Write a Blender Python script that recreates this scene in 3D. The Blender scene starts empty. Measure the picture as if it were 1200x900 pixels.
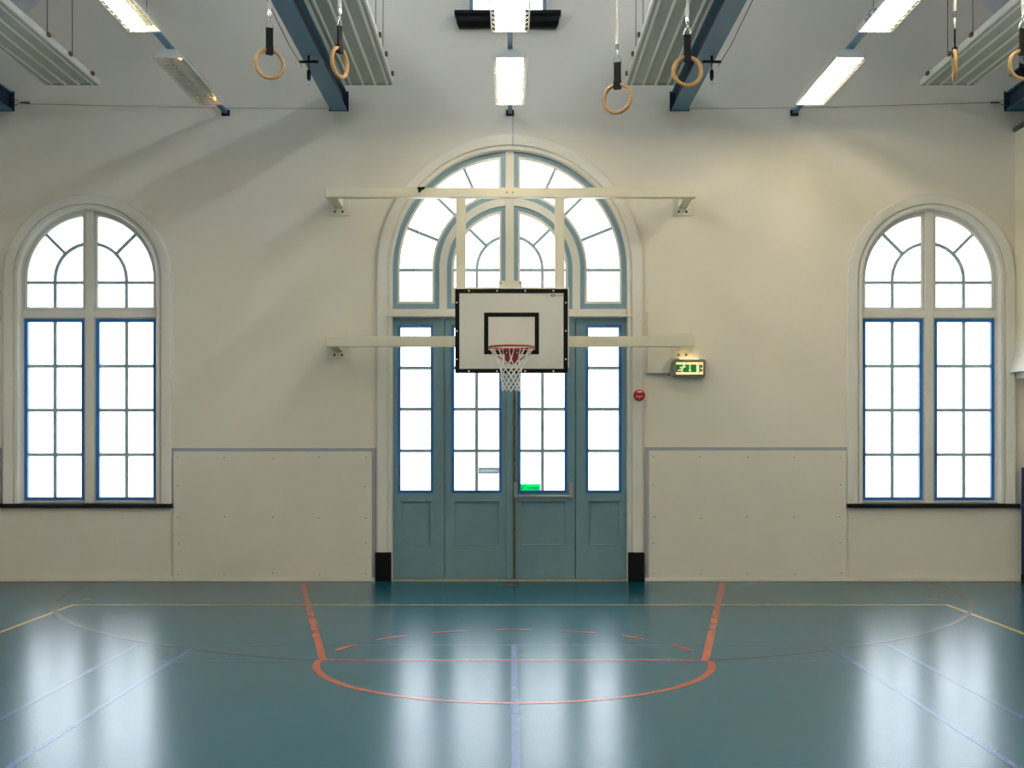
import bpy, math, random
from math import pi, sin, cos, sqrt, radians, acos
random.seed(7)
sc = bpy.context.scene
col = sc.collection

# ------------------------------------------------------------------ camera, sky, exposure
EYE, DIST, FPX = 1.64, 14.0, 1400.0
cam = bpy.data.cameras.new('camera'); cam_o = bpy.data.objects.new('camera', cam); col.objects.link(cam_o)
cam_o.location = (0, -DIST, EYE); cam_o.rotation_euler = (pi/2, 0, 0)
cam.sensor_width = 36; cam.lens = FPX/1200*36
cam.shift_x = 2.3/1200; cam.shift_y = 67/1200
cam.clip_end = 300
sc.camera = cam_o
world = bpy.data.worlds.new('overcast_sky'); sc.world = world; world.use_nodes = True
bg = world.node_tree.nodes['Background']
bg.inputs[0].default_value = (0.89, 0.935, 1.0, 1)
wt = world.node_tree; w_tc = wt.nodes.new('ShaderNodeTexCoord'); w_sep = wt.nodes.new('ShaderNodeSeparateXYZ'); w_mr = wt.nodes.new('ShaderNodeMapRange')
w_mr.inputs['From Min'].default_value = 0; w_mr.inputs['From Max'].default_value = 1               # CIE overcast sky: zenith three times the horizon
w_mr.inputs['To Min'].default_value = 3.6; w_mr.inputs['To Max'].default_value = 10.8
wt.links.new(w_tc.outputs['Generated'], w_sep.inputs[0]); wt.links.new(w_sep.outputs['Z'], w_mr.inputs['Value']); wt.links.new(w_mr.outputs['Result'], bg.inputs[1])
TUBE_POWER = 77.0; ADDED_COVE_POWER = 90.0
sc.view_settings.view_transform = 'Standard'; sc.view_settings.look = 'None'
sc.view_settings.gamma = 1; sc.view_settings.use_curve_mapping = False
sc.view_settings.exposure = 0.0

# ------------------------------------------------------------------ helpers
def wx(p): return (p-597.7)/100.0          # photo measure on the end wall -> metres
def wz(p): return EYE+(517-p)/100.0
def at(px, py, d):                          # point seen at a measured distance from the camera
    return ((px-597.7)*d/FPX, d-DIST, EYE+(517-py)*d/FPX)
def fl(px, py):                             # point on the floor
    d = EYE*FPX/(py-517); return ((px-597.7)*d/FPX, d-DIST)
def lin(c):
    return tuple((v/255/12.92 if v/255 <= .04045 else ((v/255+.055)/1.055)**2.4) for v in c)

MATS = {}
def mat(name, rgb, rough=.5, metal=0., var=.06, scale=6., bump=0., bscale=80., spec=.5, emit=None, estr=0., stretch=None):
    if name in MATS: return MATS[name]
    m = bpy.data.materials.new(name); m.use_nodes = True; MATS[name] = m
    nt = m.node_tree; b = nt.nodes['Principled BSDF']
    b.inputs['Roughness'].default_value = rough; b.inputs['Metallic'].default_value = metal
    b.inputs['Specular IOR Level'].default_value = spec
    c = lin(rgb)
    tc = nt.nodes.new('ShaderNodeTexCoord'); mp = nt.nodes.new('ShaderNodeMapping')
    if stretch: mp.inputs['Scale'].default_value = stretch
    nt.links.new(tc.outputs['Object'], mp.inputs['Vector'])
    no = nt.nodes.new('ShaderNodeTexNoise'); no.inputs['Scale'].default_value = scale; no.inputs['Detail'].default_value = 5
    nt.links.new(mp.outputs['Vector'], no.inputs['Vector'])
    rp = nt.nodes.new('ShaderNodeValToRGB')
    rp.color_ramp.elements[0].position = .3; rp.color_ramp.elements[1].position = .7
    rp.color_ramp.elements[0].color = (*[v*(1-var) for v in c], 1)
    rp.color_ramp.elements[1].color = (*[min(1, v*(1+var)) for v in c], 1)
    nt.links.new(no.outputs['Fac'], rp.inputs['Fac']); nt.links.new(rp.outputs['Color'], b.inputs['Base Color'])
    if bump:
        n2 = nt.nodes.new('ShaderNodeTexNoise'); n2.inputs['Scale'].default_value = bscale; n2.inputs['Detail'].default_value = 3
        nt.links.new(tc.outputs['Object'], n2.inputs['Vector'])
        bp = nt.nodes.new('ShaderNodeBump'); bp.inputs['Strength'].default_value = bump; bp.inputs['Distance'].default_value = .01
        nt.links.new(n2.outputs['Fac'], bp.inputs['Height']); nt.links.new(bp.outputs['Normal'], b.inputs['Normal'])
    if emit:
        b.inputs['Emission Color'].default_value = (*emit, 1); b.inputs['Emission Strength'].default_value = estr
    return m
def glass(name, tint=(.97, .99, 1.)):
    m = bpy.data.materials.new(name); m.use_nodes = True; nt = m.node_tree; nt.nodes.clear()
    o = nt.nodes.new('ShaderNodeOutputMaterial'); t = nt.nodes.new('ShaderNodeBsdfTransparent'); g = nt.nodes.new('ShaderNodeBsdfGlossy')
    t.inputs[0].default_value = (*tint, 1); g.inputs['Roughness'].default_value = .03
    f = nt.nodes.new('ShaderNodeFresnel'); f.inputs[0].default_value = 1.3
    mx = nt.nodes.new('ShaderNodeMixShader')
    nt.links.new(f.outputs[0], mx.inputs[0]); nt.links.new(t.outputs[0], mx.inputs[1]); nt.links.new(g.outputs[0], mx.inputs[2])
    nt.links.new(mx.outputs[0], o.inputs[0]); return m

def thin_sheet(name, rgb):
    m = bpy.data.materials.new(name); m.use_nodes = True; nt = m.node_tree; b = nt.nodes['Principled BSDF']; o = nt.nodes['Material Output']
    c = (*lin(rgb), 1); b.inputs['Base Color'].default_value = c; b.inputs['Roughness'].default_value = .4
    t = nt.nodes.new('ShaderNodeBsdfTranslucent'); t.inputs[0].default_value = c; mx = nt.nodes.new('ShaderNodeMixShader'); mx.inputs[0].default_value = .75
    nt.links.new(b.outputs[0], mx.inputs[1]); nt.links.new(t.outputs[0], mx.inputs[2]); nt.links.new(mx.outputs[0], o.inputs[0]); return m
PLASTER = mat('plaster_white', (233, 225, 208), .75, var=.02, scale=1.2, bump=.12, bscale=35)
BOARD = mat('painted_board', (230, 222, 206), .5, var=.025, scale=2.5, bump=.04, bscale=60)
TRIMW = mat('cream_gloss_paint', (228, 224, 213), .4, var=.02, scale=3)
GREYTRIM = mat('grey_lilac_paint', (164, 166, 174), .5, var=.03, scale=4)
DOORB = mat('grey_blue_paint', (116, 147, 155), .38, var=.05, scale=5, bump=.03, bscale=50)
FRAMEB = mat('pale_blue_paint', (130, 160, 175), .4, var=.04, scale=5)
DEEPB = mat('deep_blue_paint', (40, 108, 178), .35, var=.06, scale=8)
BARB = mat('glazing_bar_paint', (168, 188, 196), .4, var=.05, scale=8)
BLACK = mat('black_paint', (10, 9, 9), .4, var=.2, scale=9, spec=.25)
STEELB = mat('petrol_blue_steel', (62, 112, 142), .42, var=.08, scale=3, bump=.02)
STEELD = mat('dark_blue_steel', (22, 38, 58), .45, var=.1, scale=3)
HEATP = mat('heater_grey', (176, 181, 174), .5, var=.02, scale=2)
HEATR = mat('heater_cream_rib', (238, 236, 224), .4, var=.02, scale=2)
CREAMST = mat('cream_steel', (226, 219, 196), .38, var=.03, scale=5)
RIMRED = mat('rim_red', (158, 50, 30), .4, var=.1, scale=20)
NETW = mat('net_cord', (232, 230, 224), .8, var=.05, scale=60)
CHROME = mat('chrome', (200, 200, 196), .22, metal=1., var=.05, scale=20)
WOOD = mat('ring_wood', (180, 140, 84), .45, var=.18, scale=14, stretch=(1, 1, 8))
WEB = mat('black_webbing', (9, 9, 11), .9, var=.2, scale=90, bump=.2, bscale=300)
ROPE = mat('rope_white', (222, 220, 210), .8, var=.12, scale=60, bump=.3, bscale=200)
WIRE = mat('dark_wire', (104, 100, 94), .5, metal=.3, var=.1)
GALV = mat('galvanised_wire', (226, 224, 212), .35, metal=0., var=.1)
LAMPW = mat('lamp_enamel', (235, 234, 226), .3, var=.01)
TUBEON = mat('tube_lit', (255, 250, 235), .4, var=0, emit=(1., .86, .60), estr=TUBE_POWER)
ADDED_COVE = mat('added_cove_tube_lit', (250, 250, 255), .4, var=0, emit=(.84, .90, 1.), estr=ADDED_COVE_POWER)
TUBEOFF = mat('tube_unlit', (226, 224, 212), .25, var=.01)
TUBEGLOW = mat('tube_end_glow', (255, 190, 110), .4, var=0, emit=(1., .55, .2), estr=3.)
GREYPL = mat('grey_plastic', (150, 150, 132), .45, var=.04)
ALU = mat('dull_aluminium', (170, 166, 162), .35, metal=.6, var=.05)
BROWN = mat('aged_brass', (106, 92, 74), .4, metal=.5, var=.2, scale=20)
SCREW = mat('screw_dark', (70, 64, 52), .5, var=.2)
GLASS = glass('window_glass')

class MB:
    def __init__(s): s.v = []; s.f = []; s.smooth = False; s.sharp = .7
    def add(s, vs, fs):
        o = len(s.v); s.v += [tuple(v) for v in vs]; s.f += [tuple(i+o for i in f) for f in fs]; return s
    def box(s, x0, x1, y0, y1, z0, z1):
        v = [(x, y, z) for x in (x0, x1) for y in (y0, y1) for z in (z0, z1)]
        return s.add(v, [(0, 1, 3, 2), (4, 6, 7, 5), (0, 4, 5, 1), (2, 3, 7, 6), (0, 2, 6, 4), (1, 5, 7, 3)])
    def prism(s, poly, y0, y1):                      # poly in x,z, extruded along y
        n = len(poly); v = [(x, y0, z) for x, z in poly]+[(x, y1, z) for x, z in poly]
        return s.add(v, [tuple(range(n)), tuple(range(2*n-1, n-1, -1))]+[(i, i+n, (i+1) % n+n, (i+1) % n) for i in range(n)])
    def prismx(s, poly, x0, x1):                     # poly in y,z, extruded along x
        n = len(poly); v = [(x0, y, z) for y, z in poly]+[(x1, y, z) for y, z in poly]
        return s.add(v, [tuple(range(n)), tuple(range(2*n-1, n-1, -1))]+[(i, i+n, (i+1) % n+n, (i+1) % n) for i in range(n)])
    def ring(s, out, inn, y0, y1):                   # frame between two loops of equal count
        n = len(out); v = []
        for loop, y in ((out, y0), (inn, y0), (out, y1), (inn, y1)): v += [(x, y, z) for x, z in loop]
        f = []
        for i in range(n):
            j = (i+1) % n
            f += [(i, j, j+n, i+n), (i+2*n, i+3*n, j+3*n, j+2*n), (i, i+2*n, j+2*n, j), (i+n, j+n, j+3*n, i+3*n)]
        return s.add(v, f)
    def tube(s, pts, r, n=8, closed=False, caps=True):
        s.smooth = True
        import mathutils
        P = [mathutils.Vector(p) for p in pts]; m = len(P); vs = []; up = None
        for i in range(m):
            if closed: t = P[(i+1) % m]-P[i-1]
            else: t = P[min(i+1, m-1)]-P[max(i-1, 0)]
            t.normalize()
            if up is None:
                up = mathutils.Vector((0, 0, 1)) if abs(t.z) < .9 else mathutils.Vector((1, 0, 0))
            a = t.cross(up).normalized(); b = a.cross(t).normalized(); up = b
            rr = r[i] if isinstance(r, (list, tuple)) else r
            vs += [P[i]+(a*cos(2*pi*k/n)+b*sin(2*pi*k/n))*rr for k in range(n)]
        f = []
        for i in range(m if closed else m-1):
            j = (i+1) % m
            f += [(i*n+k, i*n+(k+1) % n, j*n+(k+1) % n, j*n+k) for k in range(n)]
        if caps and not closed: f += [tuple(range(n-1, -1, -1)), tuple((m-1)*n+k for k in range(n))]
        return s.add(vs, f)
    def disc_y(s, x, z, r, y0, y1, n=20):            # short cylinder along y
        s.smooth = True
        return s.prism([(x+r*cos(2*pi*k/n), z+r*sin(2*pi*k/n)) for k in range(n)], y0, y1)
    def sweep(s, path, prof):                        # path: list of (cx, cz, dirx, dirz); prof: list of (r, y)
        m = len(prof); vs = []
        for (cx, cz, dx, dz) in path: vs += [(cx+dx*r, y, cz+dz*r) for r, y in prof]
        f = [(i*m+k, i*m+k+1, (i+1)*m+k+1, (i+1)*m+k) for i in range(len(path)-1) for k in range(m-1)]
        return s.add(vs, f)
    def mesh(s, name):
        me = bpy.data.meshes.new(name); me.from_pydata(s.v, [], s.f); me.update()
        import bmesh
        bm = bmesh.new(); bm.from_mesh(me); bmesh.ops.recalc_face_normals(bm, faces=bm.faces); bm.to_mesh(me); bm.free()
        if s.smooth:
            me.polygons.foreach_set('use_smooth', [True]*len(me.polygons)); me.set_sharp_from_angle(angle=s.sharp)
        return me
    def build(s, name, m, parent=None, bevel=0):
        me = s.mesh(name); me.materials.append(m)
        return link(name, me, parent, bevel)
def link(name, me, parent=None, bevel=0):
    o = bpy.data.objects.new(name, me); col.objects.link(o)
    if parent: o.parent = parent
    if bevel:
        b = o.modifiers.new('bevel', 'BEVEL'); b.width = bevel; b.segments = 2; b.limit_method = 'ANGLE'
    return o
def empty(name, loc=(0, 0, 0)):
    o = bpy.data.objects.new(name, None); col.objects.link(o); o.location = loc; o.empty_display_size = .1; return o
def tag(o, label, cat=None, group=None, kind=None):
    if label: o['label'] = label
    if cat: o['category'] = cat
    if group: o['group'] = group
    if kind: o['kind'] = kind
    return o
def struct(o, label=None): o['kind'] = 'structure'; o['label'] = label or o.name; o['category'] = o.name.split('_')[0]; return o
def copy_tree(o, parent=None):
    c = o.copy(); col.objects.link(c); c.parent = parent
    for ch in list(o.children): copy_tree(ch, c)
    return c
def fill2d(loops, y0, y1):                            # wall plate with holes, from x,z loops
    cu = bpy.data.curves.new('tmp', 'CURVE'); cu.dimensions = '2D'; cu.fill_mode = 'BOTH'; cu.extrude = abs(y1-y0)/2
    for L in loops:
        sp = cu.splines.new('POLY'); sp.points.add(len(L)-1); sp.use_cyclic_u = True
        for p, (x, z) in zip(sp.points, L): p.co = (x, z, 0, 1)
    ob = bpy.data.objects.new('tmp', cu); col.objects.link(ob)
    dg = bpy.context.evaluated_depsgraph_get(); me = bpy.data.meshes.new_from_object(ob.evaluated_get(dg))
    bpy.data.objects.remove(ob)
    ym = (y0+y1)/2
    for v in me.vertices: x, z, h = v.co; v.co = (x, ym+h, z)
    me.flip_normals() if False else None
    import bmesh
    bm = bmesh.new(); bm.from_mesh(me); bmesh.ops.remove_doubles(bm, verts=bm.verts, dist=1e-5); bmesh.ops.recalc_face_normals(bm, faces=bm.faces); bm.to_mesh(me); bm.free()
    return me

# ------------------------------------------------------------------ arch outlines
def arch_loop(cx, cz, r, zb, n=32):
    return [(cx-r, zb)]+[(cx-r*cos(pi*k/n), cz+r*sin(pi*k/n)) for k in range(n+1)]+[(cx+r, zb)]
def arch_path(cx, cz, zb, n=32):
    return [(cx, zb, -1, 0)]+[(cx, cz, -cos(pi*k/n), sin(pi*k/n)) for k in range(n+1)]+[(cx, zb, 1, 0)]
def half_loop(cx, cz, sgn, r, xi, zb, n=16):          # half of an arched light, beside a mullion
    a1 = acos(xi/r); L = [(xi, zb)]+[(r*cos(a1*(1-k/n)), cz+r*sin(a1*(1-k/n))) for k in range(n+1)]+[(r, zb)]
    return [(cx+sgn*x, z) for x, z in L]
def ring_loop(cx, cz, sgn, ro, ri, xi, zb, n=16):     # half of a ring-shaped light around an inner arch
    a1 = acos(xi/ro); a2 = acos(xi/ri)
    L = [(ro*cos(a1*(1-k/n)), cz+ro*sin(a1*(1-k/n))) for k in range(n+1)]+[(ro, zb), (ri, zb)]
    L += [(ri*cos(a2*k/n), cz+ri*sin(a2*k/n)) for k in range(n+1)]
    return [(cx+sgn*x, z) for x, z in L]
def sector(cx, cz, sgn, r0, r1, a0, a1, n=8):         # pane piece; a None end runs to the mullion line
    def arc(r, b0, b1): return [(r*cos(b0+(b1-b0)*k/n), cz+r*sin(b0+(b1-b0)*k/n)) for k in range(n+1)]
    L = arc(r1, a0, a1[1] if isinstance(a1, tuple) else a1)
    L += (list(reversed(arc(r0, a0, a1[0] if isinstance(a1, tuple) else a1))) if r0 > 0 else [(a1[2], cz)])
    return [(cx+sgn*x, z) for x, z in L]
def rect_loop(x0, x1, z0, z1): return [(x0, z0), (x0, z1), (x1, z1), (x1, z0)]
def arc_bar(cx, cz, sgn, r, a0, a1, w, y0, y1, n=14):
    o = [((r+w/2)*cos(a0+(a1-a0)*k/n), (r+w/2)*sin(a0+(a1-a0)*k/n)) for k in range(n+1)]
    i = [((r-w/2)*cos(a0+(a1-a0)*k/n), (r-w/2)*sin(a0+(a1-a0)*k/n)) for k in range(n+1)]
    b = MB(); v = []
    for loop, y in ((o, y0), (i, y0), (o, y1), (i, y1)): v += [(cx+sgn*x, y, cz+z) for x, z in loop]
    m = n+1; f = []
    for k in range(n): f += [(k, k+1, k+1+m, k+m), (k+2*m, k+3*m, k+1+3*m, k+1+2*m), (k, k+2*m, k+1+2*m, k+1), (k+m, k+1+m, k+1+3*m, k+3*m)]
    f += [(0, m, 3*m, 2*m), (n, n+2*m, n+3*m, n+m)]
    return b.add(v, f)
def rad_bar(cx, cz, sgn, r0, r1, a, w, y0, y1):
    px, pz = -sin(a)*w/2, cos(a)*w/2
    L = [(r0*cos(a)+px, r0*sin(a)+pz), (r1*cos(a)+px, r1*sin(a)+pz), (r1*cos(a)-px, r1*sin(a)-pz), (r0*cos(a)-px, r0*sin(a)-pz)]
    return MB().prism([(cx+sgn*x, cz+z) for x, z in L], y0, y1)

# ------------------------------------------------------------------ room shell
HW, LEN = 6.35, 22.0                                   # half width, length of the hall
CTOP = 8.95
def roof_z(x): return CTOP if abs(x) < 3.45 else (8.31 if abs(x) < 4 else 12.31-abs(x))
LWX, RWX, WCZ, WR, WZB = wx(103.3), wx(1090.5), wz(326), .805, .91
DCX, DCZ, DR = wx(597.3), wz(314), 1.38
ZT = wz(367)                                           # transom between doors and fanlight
GX0, GX1, GZ0, GZ1 = wx(541), wx(648), wz(16.2), 8.1
outline = [(-HW-.2, -.1), (HW+.2, -.1), (HW+.2, roof_z(HW+.2)+.1), (4.1, 8.31), (4.1, 9.1), (-4.1, 9.1), (-4.1, 8.31), (-HW-.2, roof_z(HW+.2)+.1)]
me = fill2d([outline, arch_loop(LWX, WCZ, WR, WZB), arch_loop(RWX, WCZ, WR, WZB), arch_loop(DCX, DCZ, DR, 0.0), rect_loop(GX0, GX1, GZ0, GZ1)], 0, .24)
me.materials.append(PLASTER); wall_back = struct(link('wall_back', me), 'white plastered end wall with arched windows and doors')

# floor
def floor_material():
    m = bpy.data.materials.new('teal_sports_floor'); m.use_nodes = True; nt = m.node_tree; b = nt.nodes['Principled BSDF']
    tc = nt.nodes.new('ShaderNodeTexCoord')
    n1 = nt.nodes.new('ShaderNodeTexNoise'); n1.inputs['Scale'].default_value = .8; n1.inputs['Detail'].default_value = 6
    n2 = nt.nodes.new('ShaderNodeTexNoise'); n2.inputs['Scale'].default_value = 140; n2.inputs['Detail'].default_value = 2
    rp = nt.nodes.new('ShaderNodeValToRGB'); c = lin((4, 78, 96))
    rp.color_ramp.elements[0].position = .3; rp.color_ramp.elements[1].position = .7
    rp.color_ramp.elements[0].color = (*[v*.94 for v in c], 1); rp.color_ramp.elements[1].color = (*[v*1.06 for v in c], 1)
    rr = nt.nodes.new('ShaderNodeMapRange'); rr.inputs['To Min'].default_value = .21; rr.inputs['To Max'].default_value = .26
    bp = nt.nodes.new('ShaderNodeBump'); bp.inputs['Strength'].default_value = .015; bp.inputs['Distance'].default_value = .004
    for n in (n1, n2): nt.links.new(tc.outputs['Object'], n.inputs['Vector'])
    nt.links.new(n1.outputs['Fac'], rp.inputs['Fac']); nt.links.new(rp.outputs['Color'], b.inputs['Base Color'])
    nt.links.new(n1.outputs['Fac'], rr.inputs['Value']); nt.links.new(rr.outputs['Result'], b.inputs['Roughness'])
    nt.links.new(n2.outputs['Fac'], bp.inputs['Height']); nt.links.new(bp.outputs['Normal'], b.inputs['Normal'])
    b.inputs['IOR'].default_value = 1.345
    return m
floor = struct(MB().box(-HW-.2, HW+.2, -LEN, .0, -.1, 0).build('floor', floor_material()), 'glossy teal sports hall floor')
struct(MB().box(-40, 40, .24, 60, -.3, -.02).build('ground', mat('pale_paving', (186, 186, 184), .8, var=.03)), 'pale paving outside the windows')
# ceiling: two slopes and a flat middle
CEIL = mat('ceiling_paint', (214, 216, 220), .8, var=.02)
CLX, CLZ, SHIELD_LEDGE = 4.0, 8.31, .55                       # added clerestory line, its foot, the added light-blocking ledge
ceil = struct(MB().box(-CLX-.1, CLX+.1, -LEN, 0, CTOP, CTOP+.12).build('ceiling', CEIL), 'white sloping ceiling of the hall')
wn = 4
for s in (-1, 1):
    MB().prism([(s*(HW+.2), 12.31-HW-.2), (s*CLX, CLZ), (s*(CLX-SHIELD_LEDGE), CLZ), (s*(CLX-SHIELD_LEDGE), CLZ+.04), (s*(CLX+.1), CLZ+.04), (s*(HW+.2), 12.46-HW-.2)], -LEN, 0).build('roof_slope', CEIL, ceil)  # inner ledge is added, shaped to stop steep light from above it
    for k in range(5):
        b = -.3-2.9*k; a = b-2.8
        w = struct(empty('window_%d' % wn, (s*(CLX+.03), (a+b)/2, CLZ+.04)), 'added unseen clerestory window high above the hall'); wn += 1  # out-of-view glazing added for high daylight on the end wall
        hy, h = (b-a)/2, CTOP-CLZ-.04
        MB().box(-.03, .03, -hy, -hy+.05, 0, h).build('jamb', TRIMW, w); MB().box(-.03, .03, hy-.05, hy, 0, h).build('jamb', TRIMW, w)
        MB().box(-.03, .03, -hy+.05, hy-.05, 0, .03).build('bottom_rail', TRIMW, w)
        MB().box(-.003, .003, -hy+.05, hy-.05, .03, h).build('pane', GLASS, w)
        lw = tag(empty('added_cove_lamp', (s*(CLX-.03), (a+b)/2, CLZ+.40)), 'added unseen light strip behind the ledge high under the roof', 'lamp', 'added unseen light strips behind the roof ledges')  # out-of-view strips added to cast the beam shadows down the end wall
        MB().box(*sorted((-s*.06, s*.03)), -1.36, 1.36, -.03, .03).build('batten', LAMPW, lw); MB().tube([(-s*.16, -1.3, 0), (-s*.16, 1.3, 0)], .02, 8).build('tube', ADDED_COVE, lw)
        for yy in (-1.3, 1.3): MB().box(*sorted((-s*.18, -s*.04)), yy-.012, yy+.012, -.02, .02).build('holder', LAMPW, lw)
# side walls with added unseen windows for ambient daylight (rows along the hall)
SW = [(-8.0-3.4*k, -5.8-3.4*k) for k in range(4)]; SZ0, SZ1 = 2.6, 5.4
for s, nm in ((-1, 'wall_left'), (1, 'wall_right')):
    loops = [[(-LEN, -.1), (.0, -.1), (.0, 6.1), (-LEN, 6.1)]]+[rect_loop(a, b, SZ0, SZ1) for a, b in SW]
    me = fill2d(loops, 0, .2)
    for v in me.vertices: x, y, z = v.co; v.co = (s*(HW+y), x, z)
    me.materials.append(PLASTER); struct(link(nm, me), 'white plastered side wall of the hall')
    for a, b in SW:
        t = struct(empty('window_%d' % wn, (s*(HW+.1), (a+b)/2, SZ0)), 'added unseen high side window with blue frame'); wn += 1
        fr = MB(); w = (b-a)/2; h = SZ1-SZ0
        fr.box(-.03, .03, -w, -w+.07, 0, h).box(-.03, .03, w-.07, w, 0, h).box(-.03, .03, -w, w, 0, .07).box(-.03, .03, -w, w, h-.07, h).box(-.02, .02, -.03, .03, 0, h)
        fr.build('window_frame', DEEPB, t)
        MB().box(-.003, .003, -w+.07, w-.07, .07, h-.07).build('pane', GLASS, t)
struct(MB().box(-HW-.2, HW+.2, -LEN-.2, -LEN, -.1, 9.1).build('wall_front', PLASTER), 'white plastered wall behind the hall')

# ------------------------------------------------------------------ arched side windows
YG = .10                                              # glazing depth behind the wall face
def pane(parent, loop, y=YG): return MB().prism(loop, y-.003, y+.003).build('pane', GLASS, parent)
def bar(parent, x0, x1, z0, z1, m, y0=YG-.018, y1=YG+.015):
    if x1-x0 > z1-z0: y0 -= .002; y1 -= .002
    return MB().box(x0, x1, y0, y1, z0, z1).build('glazing_bar', m, parent)
def arched_window(name, cx, label, sill_x0, sill_x1):
    w = struct(empty(name, (0, 0, 0)), label); cz = WCZ
    # plaster architrave, stepped and rounded, and the reveal
    prof = [(1.0, .004), (1.0, -.012), (.985, -.012), (.98, -.045), (.965, -.05), (.90, -.05), (.868, -.046), (.864, -.02), (.852, -.02), (.848, -.036), (.815, -.036), (.80, .0), (.795, .24)]
    a = MB(); a.smooth = True; a.sharp = .3; a.sweep(arch_path(cx, cz, WZB), prof); a.build('architrave', TRIMW, w)
    # fixed cream frame: outer ring, mullion, transom
    zt0, zt1 = wz(372), wz(363)
    MB().ring(arch_loop(cx, cz, .80, WZB), arch_loop(cx, cz, .782, WZB+.02), YG-.05, YG+.05).build('window_frame', TRIMW, w)
    MB().box(cx-.05, cx+.05, YG-.06, YG+.04, WZB, cz+.795).build('mullion', TRIMW, w, .006)
    MB().box(cx-.79, cx+.79, YG-.055, YG+.04, zt0, zt1).build('transom', TRIMW, w, .006)
    for s in (-1, 1):
        fan = MB().ring(half_loop(cx, cz, s, .778, .056, zt1+.004), half_loop(cx, cz, s, .742, .088, zt1+.038), YG-.03, YG+.03).build('fanlight_sash', TRIMW, w)
        MB().ring(half_loop(cx, cz, s, .787, .048, zt1-.002), half_loop(cx, cz, s, .774, .060, zt1+.008), YG-.034, YG+.02).build('shadow_gap_bead', BARB, fan)
        # panes: lower pair, inner quarter, two outer sectors
        zb, zh, rm, xi, rg = zt1+.036, cz-.04, .42, .086, .745
        h0 = zh-cz
        hb = .02
        pane(fan, rect_loop(*sorted((cx+s*xi, cx+s*rm)), zb, zh)); pane(fan, rect_loop(*sorted((cx+s*rm, cx+s*rg)), zb, zh))
        e = acos(xi/rm); pane(fan, [(cx+s*xi, zh), (cx+s*rm, zh)]+[(cx+s*rm*cos(e*k/8), cz+rm*sin(e*k/8)) for k in range(9)])
        p45 = radians(45)
        pane(fan, [(cx+s*rm, zh), (cx+s*rg, zh)]+[(cx+s*rg*cos(p45*k/6), cz+rg*sin(p45*k/6)) for k in range(7)]+[(cx+s*rm*cos(p45*k/6), cz+rm*sin(p45*k/6)) for k in range(6, -1, -1)])
        pane(fan, sector(cx, cz, s, rm, rg, p45, (acos(xi/rm), acos(xi/rg))))
        bar(fan, *sorted((cx+s*xi, cx+s*rg)), zh-.018, zh+.018, BARB)
        bar(fan, *sorted((cx+s*(rm-.018), cx+s*(rm+.018))), zb, cz, BARB)
        arc_bar(cx, cz, s, rm, 0, acos(xi/rm), .038, YG-.019, YG+.015).build('glazing_bar', BARB, fan)
        rad_bar(cx, cz, s, rm, rg, p45, .036, YG-.017, YG+.015).build('glazing_bar', BARB, fan)
        # lower casement: deep blue sash in a thin grey stop
        x0, x1 = sorted((cx+s*.054, cx+s*.79)); z0, z1 = wz(588), wz(372)
        ca = MB().ring(rect_loop(x0+.012, x1-.012, z0+.01, z1-.008), rect_loop(x0+.05, x1-.05, z0+.05, z1-.048), YG-.03, YG+.03).build('casement', DEEPB, w)
        MB().ring(rect_loop(x0, x1, z0-.015, z1), rect_loop(x0+.014, x1-.014, z0+.012, z1-.01), YG-.036, YG+.03).build('casement_stop', BARB, ca)
        xm = (x0+x1)/2; zs = [z0+.04, wz(533), wz(480.5), wz(428.5), z1-.04]
        for k in range(4):
            for (a0, a1) in ((x0+.04, xm), (xm, x1-.04)): pane(ca, rect_loop(a0, a1, zs[k], zs[k+1]))
        bar(ca, xm-.019, xm+.019, zs[0], zs[4], BARB)
        for k in (1, 2, 3): bar(ca, x0+.04, x1-.04, zs[k]-.019, zs[k]+.019, BARB)
    MB().box(cx-.80, cx+.80, YG-.05, YG+.04, WZB-.01, wz(588)-.012).build('bottom_rail', TRIMW, w)
    MB().box(sill_x0, sill_x1, -.075, .11, wz(595), wz(590)).build('window_sill', BLACK, w, .006)
    return w
w1 = arched_window('window_1', LWX, 'tall arched window at the unlit lamp side, blue casements and black sill', -6.3, wx(204))
w2 = arched_window('window_2', RWX, 'tall arched window beside the corbelled pilaster, blue casements and black sill', wx(992), wx(1193))

# gable window at the top
w3 = struct(empty('window_3'), 'high gable window over a heavy black moulded sill')
MB().ring(rect_loop(GX0, GX1, GZ0, GZ1), rect_loop(wx(550), wx(640.5), GZ0+.005, GZ1-.1), .05, .15).build('window_frame', TRIMW, w3)
MB().ring(rect_loop(wx(550), wx(640.5), GZ0+.004, GZ1-.09), rect_loop(wx(554.5), wx(636), GZ0+.02, GZ1-.13), .07, .13).build('sash', FRAMEB, w3)
for k in range(2):
    pane(w3, rect_loop(*((wx(554), wx(595)) if k == 0 else (wx(595), wx(636.5))), GZ0+.02, GZ1-.13))
bar(w3, wx(594), wx(596), GZ0+.02, GZ1-.13, BARB)
sb = MB(); v = []; f = []
pf = [(.13, wz(16.2)), (.13, wz(20)), (.105, wz(22.5)), (.10, wz(28)), (.07, wz(33)), (.06, wz(34))]
for o, z in pf:
    e = (.13-o)*.75
    v += [(wx(533)+e, .0, z), (wx(533)+e, -o, z), (wx(657)-e, -o, z), (wx(657)-e, .0, z)]
for k in range(len(pf)-1): f += [(4*k+j, 4*k+j+1, 4*k+j+5, 4*k+j+4) for j in range(3)]+[(4*k+3, 4*k, 4*k+4, 4*k+7)]
f += [(0, 1, 2, 3), tuple(4*(len(pf)-1)+j for j in (3, 2, 1, 0))]
sb.add(v, f); sb.box(GX0, GX1, 0, .09, wz(17.5), wz(16.2))
sb.build('window_sill', BLACK, w3)

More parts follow.
